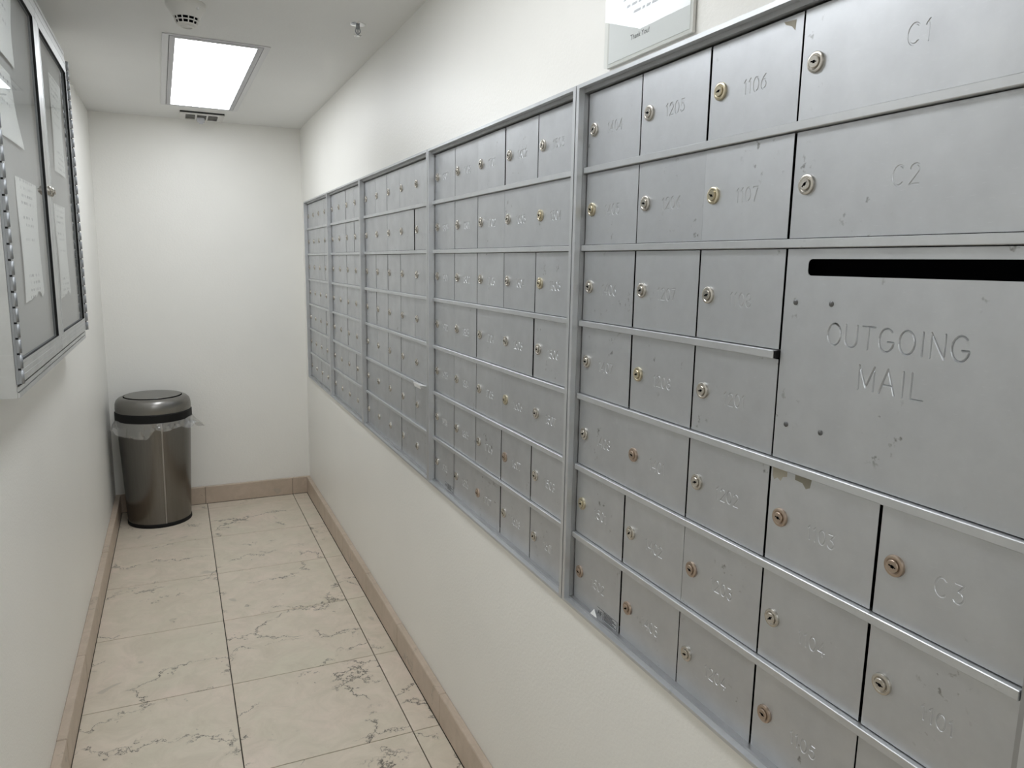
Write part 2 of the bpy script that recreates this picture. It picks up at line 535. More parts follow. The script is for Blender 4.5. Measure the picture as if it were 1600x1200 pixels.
def strokes_for(s, h, cx, cy, gap=0.20, jit=0.0):
    tot = sum(GLYPH[c][0] + gap for c in s) - gap
    x = -tot / 2; out = []
    for c in s:
        wd, st = GLYPH[c]
        dy = random.uniform(-jit, jit)
        for line in st:
            out.append([(cx + (x + px) * h, cy + (py - .5 + dy) * h) for px, py in line])
        x += wd + gap
    return out

def seg_dist(px, py, segs):
    best = 9.0
    for ax, ay, bx, by in segs:
        dx, dy = bx - ax, by - ay
        L = dx * dx + dy * dy
        t = 0 if L == 0 else max(0, min(1, ((px - ax) * dx + (py - ay) * dy) / L))
        d = math.hypot(px - ax - t * dx, py - ay - t * dy)
        if d < best: best = d
    return best

def door_meshes(wd, h, strokes=(), slot=None, hw=0.0012, gd=0.0016, thick=0.0007, ch=0.0002):
    """front at x=0 facing -x; a runs along -y, b along z. returns (door MB, groove MB or None)"""
    vs = [(ch, -h / 2 + ch), (wd - ch, -h / 2 + ch), (wd - ch, h / 2 - ch), (ch, h / 2 - ch)]
    ed = [(0, 1), (1, 2), (2, 3), (3, 0)]
    segs = []
    for st in strokes:
        P = [Vector(p) for p in st]
        closed = (P[0] - P[-1]).length < 1e-7
        # split at sharp corners so that every piece offsets cleanly
        runs = [[P[0]]]
        for i in range(1, len(P)):
            runs[-1].append(P[i])
            if i < len(P) - 1:
                a = (P[i] - P[i - 1]).normalized(); b = (P[i + 1] - P[i]).normalized()
                if a.dot(b) < 0.6: runs.append([P[i]])
        for run in runs:
            cl = closed and len(runs) == 1
            n = len(run)
            L = []; R = []
            for i in range(n):
                d0 = (run[i] - run[i - 1]).normalized() if i > 0 else ((run[-1] - run[-2]).normalized() if cl else None)
                d1 = (run[i + 1] - run[i]).normalized() if i < n - 1 else ((run[1] - run[0]).normalized() if cl else None)
                d0 = d0 or d1; d1 = d1 or d0
                t = (d0 + d1).normalized()
                nn = Vector((-t.y, t.x)) * hw / max(0.5, t.dot(d1))
                L.append(run[i] + nn); R.append(run[i] - nn)
            b0 = len(vs)
            for i in range(n):
                vs += [L[i][:], run[i][:], R[i][:]]
            for i in range(n - 1):
                for k in range(3): ed.append((b0 + 3 * i + k, b0 + 3 * i + 3 + k))
                segs.append((*run[i], *run[i + 1]))
            if not cl:
                for i, sgn, o in ((0, -1, 1), (n - 1, 1, n - 2)):
                    d = (run[i] - run[o]).normalized()
                    tip = run[i] + d * hw
                    vs.append(tip[:]); ti = len(vs) - 1
                    ed += [(b0 + 3 * i, ti), (b0 + 3 * i + 2, ti), (b0 + 3 * i + 1, ti)]
    sp = None
    if slot:
        a0, a1, b0_, b1, r = slot
        sp = []
        for cx, cy, s in ((a1 - r, b1 - r, 0), (a0 + r, b1 - r, 90), (a0 + r, b0_ + r, 180), (a1 - r, b0_ + r, 270)):
            sp += arc(cx, cy, r, r, s, s + 90, 4)
        k0 = len(vs); vs += sp
        ed += [(k0 + i, k0 + (i + 1) % len(sp)) for i in range(len(sp))]
    door = MB(); groove = None
    if len(vs) > 4:
        ov, _, of, *_ = delaunay_2d_cdt([Vector(p) for p in vs], ed, [], 0, 1e-7, False)
        depth = []
        for p in ov:
            d = seg_dist(p.x, p.y, segs) if segs else 9
            depth.append(gd * max(0.0, 1 - d / hw))
        V = [(depth[i], -p.x, p.y) for i, p in enumerate(ov)]
        flat = []; gr = []
        for f in of:
            cx = sum(ov[i].x for i in f) / 3; cy = sum(ov[i].y for i in f) / 3
            if sp and slot[0] < cx < slot[1] and slot[2] < cy < slot[3]:
                r = slot[4]
                qx = max(slot[0] + r - cx, cx - slot[1] + r, 0); qy = max(slot[2] + r - cy, cy - slot[3] + r, 0)
                if qx == 0 or qy == 0 or math.hypot(qx, qy) < r * 0.999: continue
            if segs and seg_dist(cx, cy, segs) < hw * 0.999: gr.append(tuple(f))
            else: flat.append(tuple(f))
        door.add(V, flat)
        if gr:
            groove = MB(); used = sorted({i for f in gr for i in f}); mp = {o: k for k, o in enumerate(used)}
            groove.add([V[i] for i in used], [tuple(mp[i] for i in f) for f in gr])
    else:
        door.add([(0, -p[0], p[1]) for p in vs[:4]], [(0, 1, 2, 3)])
    I = [(0, -p[0], p[1]) for p in vs[:4]]
    O = [(ch, 0, -h / 2), (ch, -wd, -h / 2), (ch, -wd, h / 2), (ch, 0, h / 2)]
    B = [(thick, p[1], p[2]) for p in O]
    F = []
    for i in range(4):
        j = (i + 1) % 4
        F += [(4 + i, 4 + j, j, i), (8 + i, 8 + j, 4 + j, 4 + i)]
    if not slot: F.append((11, 10, 9, 8))
    door.add(I + O + B, F)
    if sp:
        n = len(sp)
        door.add([(x, -p[0], p[1]) for x in (0, thick) for p in sp], [(i, (i + 1) % n, n + (i + 1) % n, n + i) for i in range(n)])
    return door, groove

def finish(mb, name, mat):
    """like MB.mesh but keeps the front faces' direction"""
    me = bpy.data.meshes.new(name)
    me.from_pydata(mb.v, [], mb.f)
    me.materials.append(mat)
    bm = bmesh.new(); bm.from_mesh(me)
    bmesh.ops.remove_doubles(bm, verts=bm.verts[:], dist=1e-7)
    bmesh.ops.recalc_face_normals(bm, faces=bm.faces[:])
    if sum(f.normal.x * f.calc_area() for f in bm.faces if abs(f.normal.x) > 0.9 and f.calc_center_median().x < 0.002) > 0:
        bmesh.ops.reverse_faces(bm, faces=bm.faces[:])
    bm.to_mesh(me); bm.free()
    return me

# ------------------------------------------------------------------ cam lock (shared meshes)
def lock_mesh(mat, ang, n=28):
    m = MB()
    m.lathe([(0.0, 0.0), (0.0119, 0.0), (0.0121, 0.0012), (0.0116, 0.0029), (0.0104, 0.0036), (0.0088, 0.0036), (0.0078, 0.0029), (0.0072, 0.0029)], n=n, axis='x', mi=0)
    m.lathe([(0.0072, 0.0029), (0.0070, 0.0029)], n=n, axis='x', mi=1, smooth=False)
    m.lathe([(0.0069, 0.0026), (0.0069, 0.0046), (0.0063, 0.0052), (0.0, 0.0052)], n=n, axis='x', mi=0)
    ca, sa = math.cos(ang), math.sin(ang)
    def kp(pts, x):
        return [(-x, -(u * ca - v * sa), u * sa + v * ca) for u, v in pts]
    shape = [(-0.0042, -0.0008), (-0.0012, -0.0008), (-0.0012, -0.0018), (0.0022, -0.0018), (0.0022, -0.0006), (0.0044, -0.0006), (0.0044, 0.0007), (0.0022, 0.0007), (0.0022, 0.0016), (-0.0012, 0.0016), (-0.0012, 0.0008), (-0.0042, 0.0008)]
    m.add(kp(shape, 0.00535) , [tuple(range(len(shape)))], 1)
    return m.mesh('lock', [mat, M['black']])
LOCKS = [lock_mesh(M['nickel'], math.radians(a)) for a in (-8, 15, -32, 40)]
LOCKS_B = [lock_mesh(M['brass'], math.radians(a)) for a in (-20, 12)]
LOCKS_T = [lock_mesh(M['tarnish'], math.radians(a)) for a in (-12, 25)]

# ------------------------------------------------------------------ mailbox units
XDOOR, XFRONT = 0.687, 0.667
ROW_TOP = [CAM_Z + 0.297 - 0.137 * i for i in range(7)]
DOOR_H = 0.1243
plain_door_cache = {}

def mailbox_unit(label, y0, y1, left, right, ncol, numbers, loose, brass=(), tarn=(), spans=(), locks_big=False):
    """y0 near end, y1 far end (larger y, left in the photo). loose[row] = column borders with an open dark gap"""
    root = thing('mailbox_unit', label, 'mailbox unit', (XDOOR, y1, FB), 'mailbox units recessed side by side in the right wall')
    L = lambda x, y, z: (x - XDOOR, y - y1, z - FB)
    cl = y1 - left; cr = y0 + right; pitch = (cl - cr) / ncol
    s = 0.0015
    m = MB()                                                    # raised outer flange
    m.ring(XFRONT - XDOOR, -0.004, (y0 + s - y1, -s), (0, FT - FB), (y0 + 0.0115 - y1, -0.0105), (0.0055, FT - FB - 0.0065))
    part('frame', m, M['frame'], root)
    m = MB()                                                    # stepped inner liner down to the doors
    m.ring(-0.009, 0.016, (y0 + 0.003 - y1, -0.003), (0.002, FT - FB - 0.002), (cr - 0.003 - y1, cl + 0.0018 - y1), (0.0100, ROW_TOP[0] + 0.0025 - FB))
    part('inner_frame', m, M['liner'], root)
    m = MB(); m.box((0.0155, y0 + 0.004 - y1, 0.004), (0.09, -0.004, FT - FB - 0.004))  # black box stands in for the shade inside the mailboxes
    part('backing', m, M['black'], root)
    # strips between the rows
    for r in range(6):
        zt = ROW_TOP[r] - DOOR_H - 0.0011; zb = ROW_TOP[r + 1] + 0.0011
        ye = cr - 0.0005
        if (r, 'short') in spans: ye = cl - 3 * pitch + 0.0035
        m = MB()
        a = L(XDOOR - 0.0075, ye, zb); b = L(XDOOR + 0.012, cl + 0.0012, zt)
        m.box(a, b, 0, 0.0008)
        if (r, 'short') in spans:
            m.box(L(XDOOR - 0.006, ye - 0.0032, zb + 0.0006), L(XDOOR + 0.012, ye, zt - 0.0006), 1)
        part('divider_strip', m, [M['frame'], M['rubber']], root)
    taken = set()
    for r in range(7):
        for c in range(ncol):
            if (r, c) in taken: continue
            rs = cs = 1
            for sp in spans:
                if len(sp) == 4 and sp[:2] == (r, c): rs, cs = sp[2:]
            for a in range(rs):
                for b in range(cs): taken.add((r + a, c + b))
            def gap(k):
                if k == 0: return 0.0006
                if k == ncol: return 0.0016
                return loose[r].get(k, 0.0003) * (1.0 if y1 < 1.5 else 1.25 if y1 < 2.5 else 1.9)
            ya = cl - c * pitch - gap(c) / 2; yb = cl - (c + cs) * pitch + gap(c + cs) / 2
            wd = ya - yb
            zt = ROW_TOP[r]; zb = ROW_TOP[r + rs - 1] - DOOR_H
            h = zt - zb; zc = (zt + zb) / 2
            num = numbers.get((r, c))
            proud = random.uniform(-0.0004, 0.0004) - (0.0009 if c > 0 and c not in loose[r] and random.random() < 0.6 else 0)
            tilt = random.uniform(-0.004, 0.004)
            loc = L(XDOOR + proud, ya, zc)
            slot = None; strokes = []
            if num == 'OUTGOING MAIL':
                strokes = strokes_for('OUTGOING', 0.025, ya - 0.534, CAM_Z - 0.0745 - zc, 0.17)
                strokes += strokes_for('MAIL', 0.027, ya - 0.532, CAM_Z - 0.1185 - zc, 0.17)
                slot = (ya - 0.656, ya - 0.385, CAM_Z - 0.0085 - zc, CAM_Z + 0.011 - zc, 0.0055)
            elif num and num[0] == 'C':
                strokes = strokes_for(num, 0.020, (0.152 if cs == 2 else 0.083), -0.0015, 0.28)
            elif num:
                strokes = strokes_for(num, 0.0172, 0.0885 * (wd / 0.1645), -0.004, 0.16, 0.03)
            if strokes:
                db, gb = door_meshes(wd, h, strokes, slot, **(dict(hw=0.0013, gd=0.0018) if slot else {}))
                d = obj('door', finish(db, 'door', M['door']), root, loc)
                g = obj('engraved_number' if not slot else 'engraved_lettering', finish(gb, 'engraving', M['door']), d)
                g['label'] = 'engraved ' + ('number ' if num[0] != 'O' else 'words ') + num
            else:
                key = (round(wd, 4), round(h, 4))
                if key not in plain_door_cache:
                    plain_door_cache[key] = finish(door_meshes(wd, h)[0], 'door', M['door'])
                d = obj('door', plain_door_cache[key], root, loc)
            if not slot:
                d.rotation_euler = (0, 0, tilt if c else 0)
                lk = LOCKS_B if (r, c) in brass else (LOCKS_T if (r, c) in tarn else LOCKS)
                obj('lock', random.choice(lk), d, (0, -0.0215, 0.0 if num and num[0] == 'C' else -0.0005))
            else:
                for ay, az in ((0.671, -0.041), (0.617, -0.040), (0.671, -0.193), (0.617, -0.192)):
                    m = MB(); m.lathe([(0.0034, -0.0004), (0.0034, 0.0006), (0.0022, 0.0015), (0.0, 0.0017)], n=12, axis='x')
                    part('rivet', m, M['rivet'], d, (0, -(ya - ay), CAM_Z + az - zc))
            yield_door[(label, r, c)] = d
    return root
yield_door = {}
G, W2 = 0.0030, 0.0046
nums1 = {}
for r, t in enumerate(['1404', '1405', '1406', '1407', '1408', '1501', '1502']): nums1[(r, 0)] = t
for r, t in enumerate(['1205', '1206', '1207', '1208', '1401', '1402', '1403']): nums1[(r, 1)] = t
for r, t in enumerate(['1106', '1107', '1108', '1201', '1202', '1203', '1204']): nums1[(r, 2)] = t
nums1.update({(0, 3): 'C1', (1, 3): 'C2', (2, 3): 'OUTGOING MAIL', (4, 3): '1103', (5, 3): '1104', (6, 3): '1105', (4, 4): 'C3', (5, 4): '1101', (6, 4): '1102'})
U1 = 'nearest grey mailbox unit with the wide OUTGOING MAIL slot and engraved door C1'
u1 = mailbox_unit(U1,
    Y_NEAR, 1.1984, 0.0139, 0.025, 5, nums1,
    [{1: G, 2: G, 3: G}, {1: 0.0018, 3: G}, {1: W2, 2: G, 3: G}, {1: W2, 2: G, 3: G}, {2: G, 3: G, 4: W2}, {1: W2, 2: 0.001, 3: G, 4: W2}, {1: W2, 2: 0.0018, 3: G, 4: 0.0022}],
    brass={(1, 2), (3, 1), (1, 0), (5, 0), (0, 2)}, tarn={(6, 1), (6, 3), (4, 1), (5, 2), (6, 0), (4, 3), (4, 4)},
    spans={(0, 3, 1, 2), (1, 3, 1, 2), (2, 3, 2, 2), (2, 'short')})
nums2 = {}
for c, L7 in enumerate((['1807', '1808', '1901', '1902', '1903', '1904', '1905'], ['1708', '1801', '1802', '1803', '1804', '1805', '1806'],
                        ['1701', '1702', '1703', '1704', '1705', '1706', '1707'], ['1602', '1603', '1604', '1605', '1606', '1607', '1608'],
                        ['1503', '1504', '1505', '1506', '1507', '1508', '1601'])):
    for r, t in enumerate(L7): nums2[(r, c)] = t
g2 = 0.0034
U2 = 'second mailbox unit from the viewer, its near column of doors starting at engraved 1503'
u2 = mailbox_unit(U2,
    1.1984, 2.0499, 0.011, 0.0255, 5, nums2,
    [{1: g2, 3: g2, 4: g2}, {1: g2, 2: g2}, {1: g2, 2: g2, 3: g2, 4: g2}, {2: g2, 4: g2}, {1: 0.0012, 2: g2}, {1: g2, 2: g2, 3: g2, 4: g2}, {1: g2, 3: g2, 4: g2}],
    brass={(1, 4), (2, 4), (4, 3)}, tarn={(6, 2), (5, 3)})
u3 = mailbox_unit('middle mailbox unit of the five, with a white paper slip on its lower strip',
    2.0499, 2.8985, 0.012, 0.025, 5, {},
    [{2: g2, 4: .0012}, {4: g2}, {1: g2, 2: g2, 3: g2, 4: .0014}, {1: g2, 2: .0014, 3: .0014, 4: .0014}, {2: .0016, 3: g2}, {3: g2, 4: .0016}, {1: .0014, 3: g2}])
u4 = mailbox_unit('second farthest mailbox unit, four doors wide, next to the farthest one',
    2.8985, 3.571, 0.012, 0.025, 4, {},
    [{2: g2, 3: .001}, {2: .0014, 3: g2}, {2: g2}, {2: g2}, {2: g2, 3: .0014}, {2: .001, 3: g2}, {}])
u5 = mailbox_unit('farthest mailbox unit, four doors wide, beside the corner of the end wall',
    3.571, 4.2384, 0.012, 0.025, 4, {},
    [{3: .0014}, {}, {1: .001, 3: .001}, {3: .001}, {3: .0016}, {3: .0016}, {3: .0016}])

# maker's plates in the bottom corner of the doors of units one and two
def maker_label(door, a, b, sc=1.0):
    m = MB()
    m.box((-0.0006, -a, b), (0.0, -(a + 0.068 * sc), b + 0.019 * sc), 0)
    for (p0, q0, p1, q1) in ((0, .0183, .068, .019), (0, 0, .068, .0007), (.0673, 0, .068, .019), (.020, 0, .0206, .019)):
        m.box((-0.0008, -(a + p0 * sc), b + q0 * sc), (-0.0006, -(a + p1 * sc), b + q1 * sc), 1)
    for k in range(6):
        m.box((-0.0008, -(a + 0.023 * sc), b + (0.0025 + k * 0.0026) * sc), (-0.0006, -(a + (0.064 - 0.006 * (k % 3)) * sc), b + (0.0037 + k * 0.0026) * sc), 1)
    lb = part('maker_label', m, [M['door'], M['ink']], door, label='small printed metal label with rows of fine print')
    t = obj('lettering', text_mesh('AF', 0.013 * sc, M['ink']), lb, (-0.0009, -(a + 0.010 * sc), b + 0.0095 * sc))
    t.rotation_euler = (math.pi / 2, 0, -math.pi / 2)
maker_label(yield_door[(U1, 6, 0)], 0.090, -DOOR_H / 2 + 0.0015)
maker_label(yield_door[(U2, 6, 0)], 0.090, -DOOR_H / 2 + 0.0015)

# brown tape residue along the top of door 1103
def flake(pts, x0=-0.0001):
    m = MB(); n = len(pts)
    m.add([(x, -a, b) for x in (0.0, x0) for a, b in pts], [tuple(range(n, 2 * n))] + [(i, (i + 1) % n, n + (i + 1) % n, n + i) for i in range(n)])
    return m
d1103 = yield_door[(U1, 4, 3)]
t = DOOR_H / 2
part('tape_residue', flake([(.003, t - .001), (.027, t - .001), (.027, t - .008), (.020, t - .010), (.017, t - .016), (.011, t - .013), (.006, t - .017), (.003, t - .012)]), M['residue'], d1103)
part('tape_residue', flake([(.040, t - .001), (.066, t - .001), (.064, t - .012), (.058, t - .015), (.052, t - .009), (.040, t - .008)]), M['residue_dark'], d1103)
d = yield_door[(U1, 0, 2)]
part('tape_residue', flake([(.130, t - .004), (.150, t - .006), (.149, t - .018), (.143, t - .012), (.133, t - .008)]), M['residue'], d)

# small white slips of paper left on the mailbox ledges
m = MB()
z = ROW_TOP[4] - DOOR_H
m.add([(0, 0, 0), (0.004, -0.065, 0.002), (-0.030, -0.058, 0.009), (-0.034, -0.006, 0.012), (0, 0, 0.0008), (0.004, -0.065, 0.0028), (-0.030, -0.058, 0.0098), (-0.034, -0.006, 0.0128)],
      [(3, 2, 1, 0), (4, 5, 6, 7), (0, 1, 5, 4), (1, 2, 6, 5), (2, 3, 7, 6), (3, 0, 4, 7)])
m.add([(-0.034, -0.006, 0.012), (-0.030, -0.058, 0.009), (-0.026, -0.056, -0.003), (-0.031, -0.008, -0.001), (-0.0348, -0.006, 0.012), (-0.0308, -0.058, 0.009), (-0.0268, -0.056, -0.003), (-0.0318, -0.008, -0.001)],
      [(0, 1, 2, 3), (7, 6, 5, 4), (0, 4, 5, 1), (1, 5, 6, 2), (2, 6, 7, 3), (3, 7, 4, 0)])
tag(part('paper_slip', m, M['paper'], None, (XDOOR - 0.002, 2.145, z - 0.0010)), 'folded white paper slip resting on a strip of the middle mailbox unit', 'paper')
m = MB()
m.add([(0, 0, 0), (0.001, -0.022, 0.0), (0.004, -0.006, 0.010), (0, 0, 0.0006), (0.001, -0.022, 0.0006), (0.0046, -0.006, 0.0102)], [(2, 1, 0), (3, 4, 5), (0, 1, 4, 3), (1, 2, 5, 4), (2, 0, 3, 5)])
tag(part('paper_scrap', m, M['paper'], None, (XDOOR - 0.0085, 1.106, FB + 0.0102)), 'tiny torn white paper scrap on the bottom sill of the nearest mailbox unit', 'paper')

# ------------------------------------------------------------------ framed notice above the mailboxes
nw, nh = 0.224, 0.285
root = thing('wall_notice', 'clear acrylic notice with printed white sheet standing above the nearest mailbox unit', 'notice', (XR, 1.105, FT + 0.0075))
m = MB(); m.box((-0.0066, -0.006, 0.006), (-0.0061, -nw + 0.006, nh - 0.006)); sheet = part('paper_sheet', m, M['paper'], root)
m = MB(); m.box((-0.0120, 0, 0), (-0.0072, -nw, nh), 0, 0.0006); part('acrylic_front', m, M['acrylic'], root)
m = MB(); m.box((-0.0060, 0, 0), (-0.0010, -nw, nh), 0, 0.0006); part('back_plate', m, M['white_plastic'], root)
m = MB()
for k, a in enumerate((0.010, 0.0, 0.006, 0.0, 0.010, 0.03)):
    b = 0.128 - k * 0.0125; x = 0.045 + a
    end = nw - 0.04 - a * 1.5
    while x < end:
        wl = random.uniform(0.006, 0.022)
        sl = 0.0016
        m.add([(-0.0068, -x, b), (-0.0068, -x - wl, b), (-0.0068, -x - wl - sl, b + 0.0042), (-0.0068, -x - sl, b + 0.0042)], [(0, 1, 2, 3)])
        x += wl + 0.004
part('print_rows', m, M['ink_grey'], sheet)
o = obj('lettering', text_mesh('Thank You!', 0.011, M['ink']), sheet, (-0.0068, -0.095, 0.031))
o.rotation_euler = (math.pi / 2, 0, -math.pi / 2)

# ------------------------------------------------------------------ glass notice cabinet on the left wall
CY0, CY1 = 1.673, 2.885
CZ0, CZ1 = CAM_Z - 0.276, CAM_Z + 0.646
XG = 0.0614                         # glass, from the wall
root = thing('notice_cabinet', 'aluminium notice cabinet with two glass doors on the left wall', 'cabinet', (XL + 0.0006, CY0, CZ0))
W_, H_ = CY1 - CY0, CZ1 - CZ0
m = MB()
m.ring(0.0, 0.060, (0, W_), (0, H_), (0.012, W_ - 0.012), (0.022, H_ - 0.022))
m.box((0.060, 0.004, 0.0), (0.0635, W_ - 0.004, 0.010)); m.box((0.060, 0.004, 0.013), (0.0635, W_ - 0.004, 0.022))
m.box((0.060, 0.004, H_ - 0.010), (0.0635, W_ - 0.004, H_)); m.box((0.060, 0.004, H_ - 0.022), (0.0635, W_ - 0.004, H_ - 0.013))
m.ring(0.0590, 0.052, (0.0118, W_ - 0.0118), (0.0218, H_ - 0.0218), (0.016, W_ - 0.016), (0.030, H_ - 0.030), 1)  # black ring darkens the gap between doors and body
part('body', m, [M['cabinet'], M['rubber']], root)
m = MB(); m.box((0.001, 0.0125, 0.0225), (0.050, W_ - 0.0125, H_ - 0.0225)); part('back_panel', m, M['panel'], root)
mid = W_ / 2
for side in (0, 1):
    a, b = (0.010, mid - 0.0012) if side == 0 else (mid + 0.0012, W_ - 0.010)
    z0, z1 = 0.027, H_ - 0.027
    m = MB()
    sl, sr = (0.030, 0.044) if side == 0 else (0.044, 0.030)
    m.ring(0.0660, 0.0560, (a, b), (z0, z1), (a + sl, b - sr), (z0 + 0.042, z1 - 0.042))
    # ribbed lines of the extruded rails
    for zz in (z0 + 0.010, z0 + 0.021, z0 + 0.032, z1 - 0.010, z1 - 0.032):
        m.box((0.066, a + 0.002, zz - 0.0035), (0.0668, b - 0.002, zz + 0.0035))
    m.ring(0.0672, 0.0660, (a + sl - 0.005, b - sr + 0.005), (z0 + 0.037, z1 - 0.037), (a + sl, b - sr), (z0 + 0.042, z1 - 0.042))
    door = part('door', m, M['cabinet'], root)
    m = MB(); m.box((0.0592, a + sl - 0.006, z0 + 0.036), (0.0614, b - sr + 0.006, z1 - 0.036)); part('glass_pane', m, M['glass'], door)
    m = MB(); m.ring(0.0668, 0.0610, (a + sl - 0.0004, b - sr + 0.0004), (z0 + 0.0416, z1 - 0.0416), (a + sl + 0.0008, b - sr - 0.0012), (z0 + 0.0424, z1 - 0.0436)); part('gasket', m, M['rubber'], door)
    m = MB()
    hy = 0.0062 if side == 0 else W_ - 0.0062
    sg = 1 if side == 0 else -1
    k = 0; zz = z0 + 0.001
    m.box((0.0605, hy - 0.0055, z0), (0.0650, hy + 0.0055, z1), 0)
    m.box((0.0650, hy - 0.0032, z0), (0.0690, hy + 0.0032, z1), 1)
    while zz < z1 - 0.02:
        m.tube((0.0695, hy, zz), (0.0695, hy, zz + 0.0262), 0.0042, 8, 0)
        m.box((0.0648, hy - 0.0042, zz), (0.0690, hy + 0.0042, zz + 0.0262), 0)
        zz += 0.0300; k += 1
    part('piano_hinge', m, [M['hinge'], M['rubber']], door)
    ly = b - 0.022 if side == 0 else a + 0.022
    m = MB()
    m.lathe([(0.0, 0.0), (0.0115, 0.0), (0.0115, 0.006), (0.009, 0.008), (0.0055, 0.008), (0.0055, 0.012), (0.0, 0.0125)], n=20, axis='x')
    me = m.mesh('lock', M['nickel'])
    me.transform(Matrix.Scale(-1, 4, (1, 0, 0)))
    me.flip_normals()
    obj('lock', me, door, (0.066, ly, CAM_Z + 0.164 - CZ0))

# sheets pinned behind the glass
def sheet_thing(label, ys, zs, skew=0.0, curl=0.003, x=0.0535, torn=False):
    m = MB(); nu, nv = 8, 10
    wdt, hgt = ys[1] - ys[0], zs[1] - zs[0]
    V = []
    for j in range(nv + 1):
        for i in range(nu + 1):
            u, v = i / nu, j / nv
            y = (u - .5) * wdt + skew * (v - .5)
            zz = (v - .5) * hgt
            if torn and j == 0: zz += 0.02 * abs(math.sin(u * 7)) * (1 if u > .35 else .2)
            V.append((curl * (math.sin(v * 5 + u * 2) + 0.6 * math.sin(u * 4)) * 0.5, y, zz))
    nF = len(V)
    F = [(j * (nu + 1) + i, j * (nu + 1) + i + 1, (j + 1) * (nu + 1) + i + 1, (j + 1) * (nu + 1) + i) for j in range(nv) for i in range(nu)]
    m.add(V, F, 0, True)
    m.add([(p[0] - 0.0003, p[1], p[2]) for p in V], [tuple(reversed(f)) for f in F], 0, True)
    me = bpy.data.meshes.new('paper_notice'); me.from_pydata(m.v, [], m.f); me.materials.append(M['printed'])
    me.polygons.foreach_set('use_smooth', [True] * len(me.polygons))
    o = obj('paper_notice', me, None, (XL + x, (ys[0] + ys[1]) / 2, (zs[0] + zs[1]) / 2))
    tag(o, label, 'paper', 'paper notices inside the glass cabinet')
    return o
kf = 0.2972 / 0.3347                 # positions measured on a plane nearer the wall, carried to the sheets' plane
Z = lambda z: CAM_Z + (z - CAM_Z) * kf
sheet_thing('printed sheet low in the near glass door of the notice cabinet', (2.146 * kf, 2.432 * kf), (Z(1.257), Z(1.562)), 0.01, torn=True)
sheet_thing('printed sheet high in the far glass door of the notice cabinet', (2.888 * kf - 0.01, 3.150 * kf - 0.01), (Z(1.646), Z(1.960)), 0.045)
sheet_thing('printed sheet low in the far glass door of the notice cabinet', (2.768 * kf, 3.013 * kf), (Z(1.236), Z(1.538)), 0.012, torn=True)
sheet_thing('printed sheet at mid-height in the near glass door of the notice cabinet', (1.97 * kf, 2.25 * kf), (Z(1.64), Z(1.80)), -0.10)
sheet_thing('printed sheet at the top of the near glass door of the notice cabinet', (2.02 * kf, 2.28 * kf), (Z(1.83), Z(2.0)), 0.03)

# ------------------------------------------------------------------ ceiling fixtures
def ceiling_light(label, cx, cy, rot):
    root = thing('ceiling_light', label, 'ceiling light', (cx, cy, ZC), 'recessed ceiling lights')
    root.rotation_euler = (0, 0, rot)
    hw, hl = 0.168, 0.615
    def zring(x0, y0, x1, y1, zt, zb):
        m = MB()
        O = [(-x0, -y0), (x0, -y0), (x0, y0), (-x0, y0)]; I = [(-x1, -y1), (x1, -y1), (x1, y1), (-x1, y1)]
        V = [(*p, z) for z in (zb, zt) for L in (O, I) for p in L]; F = []
        for i in range(4):
            j = (i + 1) % 4
            F += [(i, j, 4 + j, 4 + i), (8 + j, 8 + i, 12 + i, 12 + j), (j, i, 8 + i, 8 + j), (4 + i, 4 + j, 12 + j, 12 + i)]
        m.add(V, F)
        return m
    part('flange', zring(hw, hl, hw - 0.020, hl - 0.010, 0.0, -0.004), M['fixture'], root)
    part('shadow_gap', zring(hw - 0.0195, hl - 0.0095, hw - 0.0235, hl - 0.0135, -0.0002, -0.0012), M['dark_slot'], root)
    part('door_frame', zring(hw - 0.022, hl - 0.012, hw - 0.040, hl - 0.034, 0.0, -0.005), M['fixture_trim'], root)
    m = MB(); m.box((-hw + 0.0395, -hl + 0.0335, -0.0035), (hw - 0.0395, hl - 0.0335, -0.0005)); part('diffuser', m, M['diffuser'], root)
ceiling_light('lit rectangular ceiling light panel in front of the end wall', 0.163, 3.368, math.radians(0.9))
ceiling_light('lit ceiling light panel overhead beside the nearest mailboxes, reflected in the acrylic notice', 0.130, 1.42, 0.0)
ceiling_light('lit ceiling light panel at the entrance end behind the viewer', 0.130, -1.0, 0.0)  # unseen lamp added behind the camera to even out the light

# supply vent between light and end wall
root = thing('ceiling_vent', 'small white ceiling air vent between the light panel and end wall', 'vent', (0.168, 4.2, ZC))
m = MB()
m.box((-0.103, -0.095, -0.012), (0.103, -0.075, 0)); m.box((-0.103, 0.075, -0.012), (0.103, 0.095, 0))
m.box((-0.103, -0.075, -0.012), (-0.075, 0.075, 0)); m.box((0.075, -0.075, -0.012), (0.103, 0.075, 0))
for x in (-0.026, 0.026): m.box((x - 0.004, -0.075, -0.012), (x + 0.004, 0.075, 0))
part('frame', m, M['vent'], root)
m = MB(); m.box((-0.076, -0.076, -0.0012), (0.076, 0.076, -0.0002)); m.box((-0.100, -0.0985, -0.007), (0.104, -0.0945, -0.0002)); part('throat', m, M['dark_slot'], root)  # dark sheet and edge strip stand in for shade in the openings and gap
for k in range(5):
    m = MB(); y = -0.06 + k * 0.03
    m.add([(-0.075, y, -0.010), (0.075, y, -0.010), (0.075, y + 0.012, -0.002), (-0.075, y + 0.012, -0.002), (-0.075, y, -0.0112), (0.075, y, -0.0112), (0.075, y + 0.012, -0.0032), (-0.075, y + 0.012, -0.0032)],
          [(0, 1, 2, 3), (7, 6, 5, 4), (0, 4, 5, 1), (2, 6, 7, 3), (0, 3, 7, 4), (1, 5, 6, 2)])
    part('slat', m, M['vent'], root)
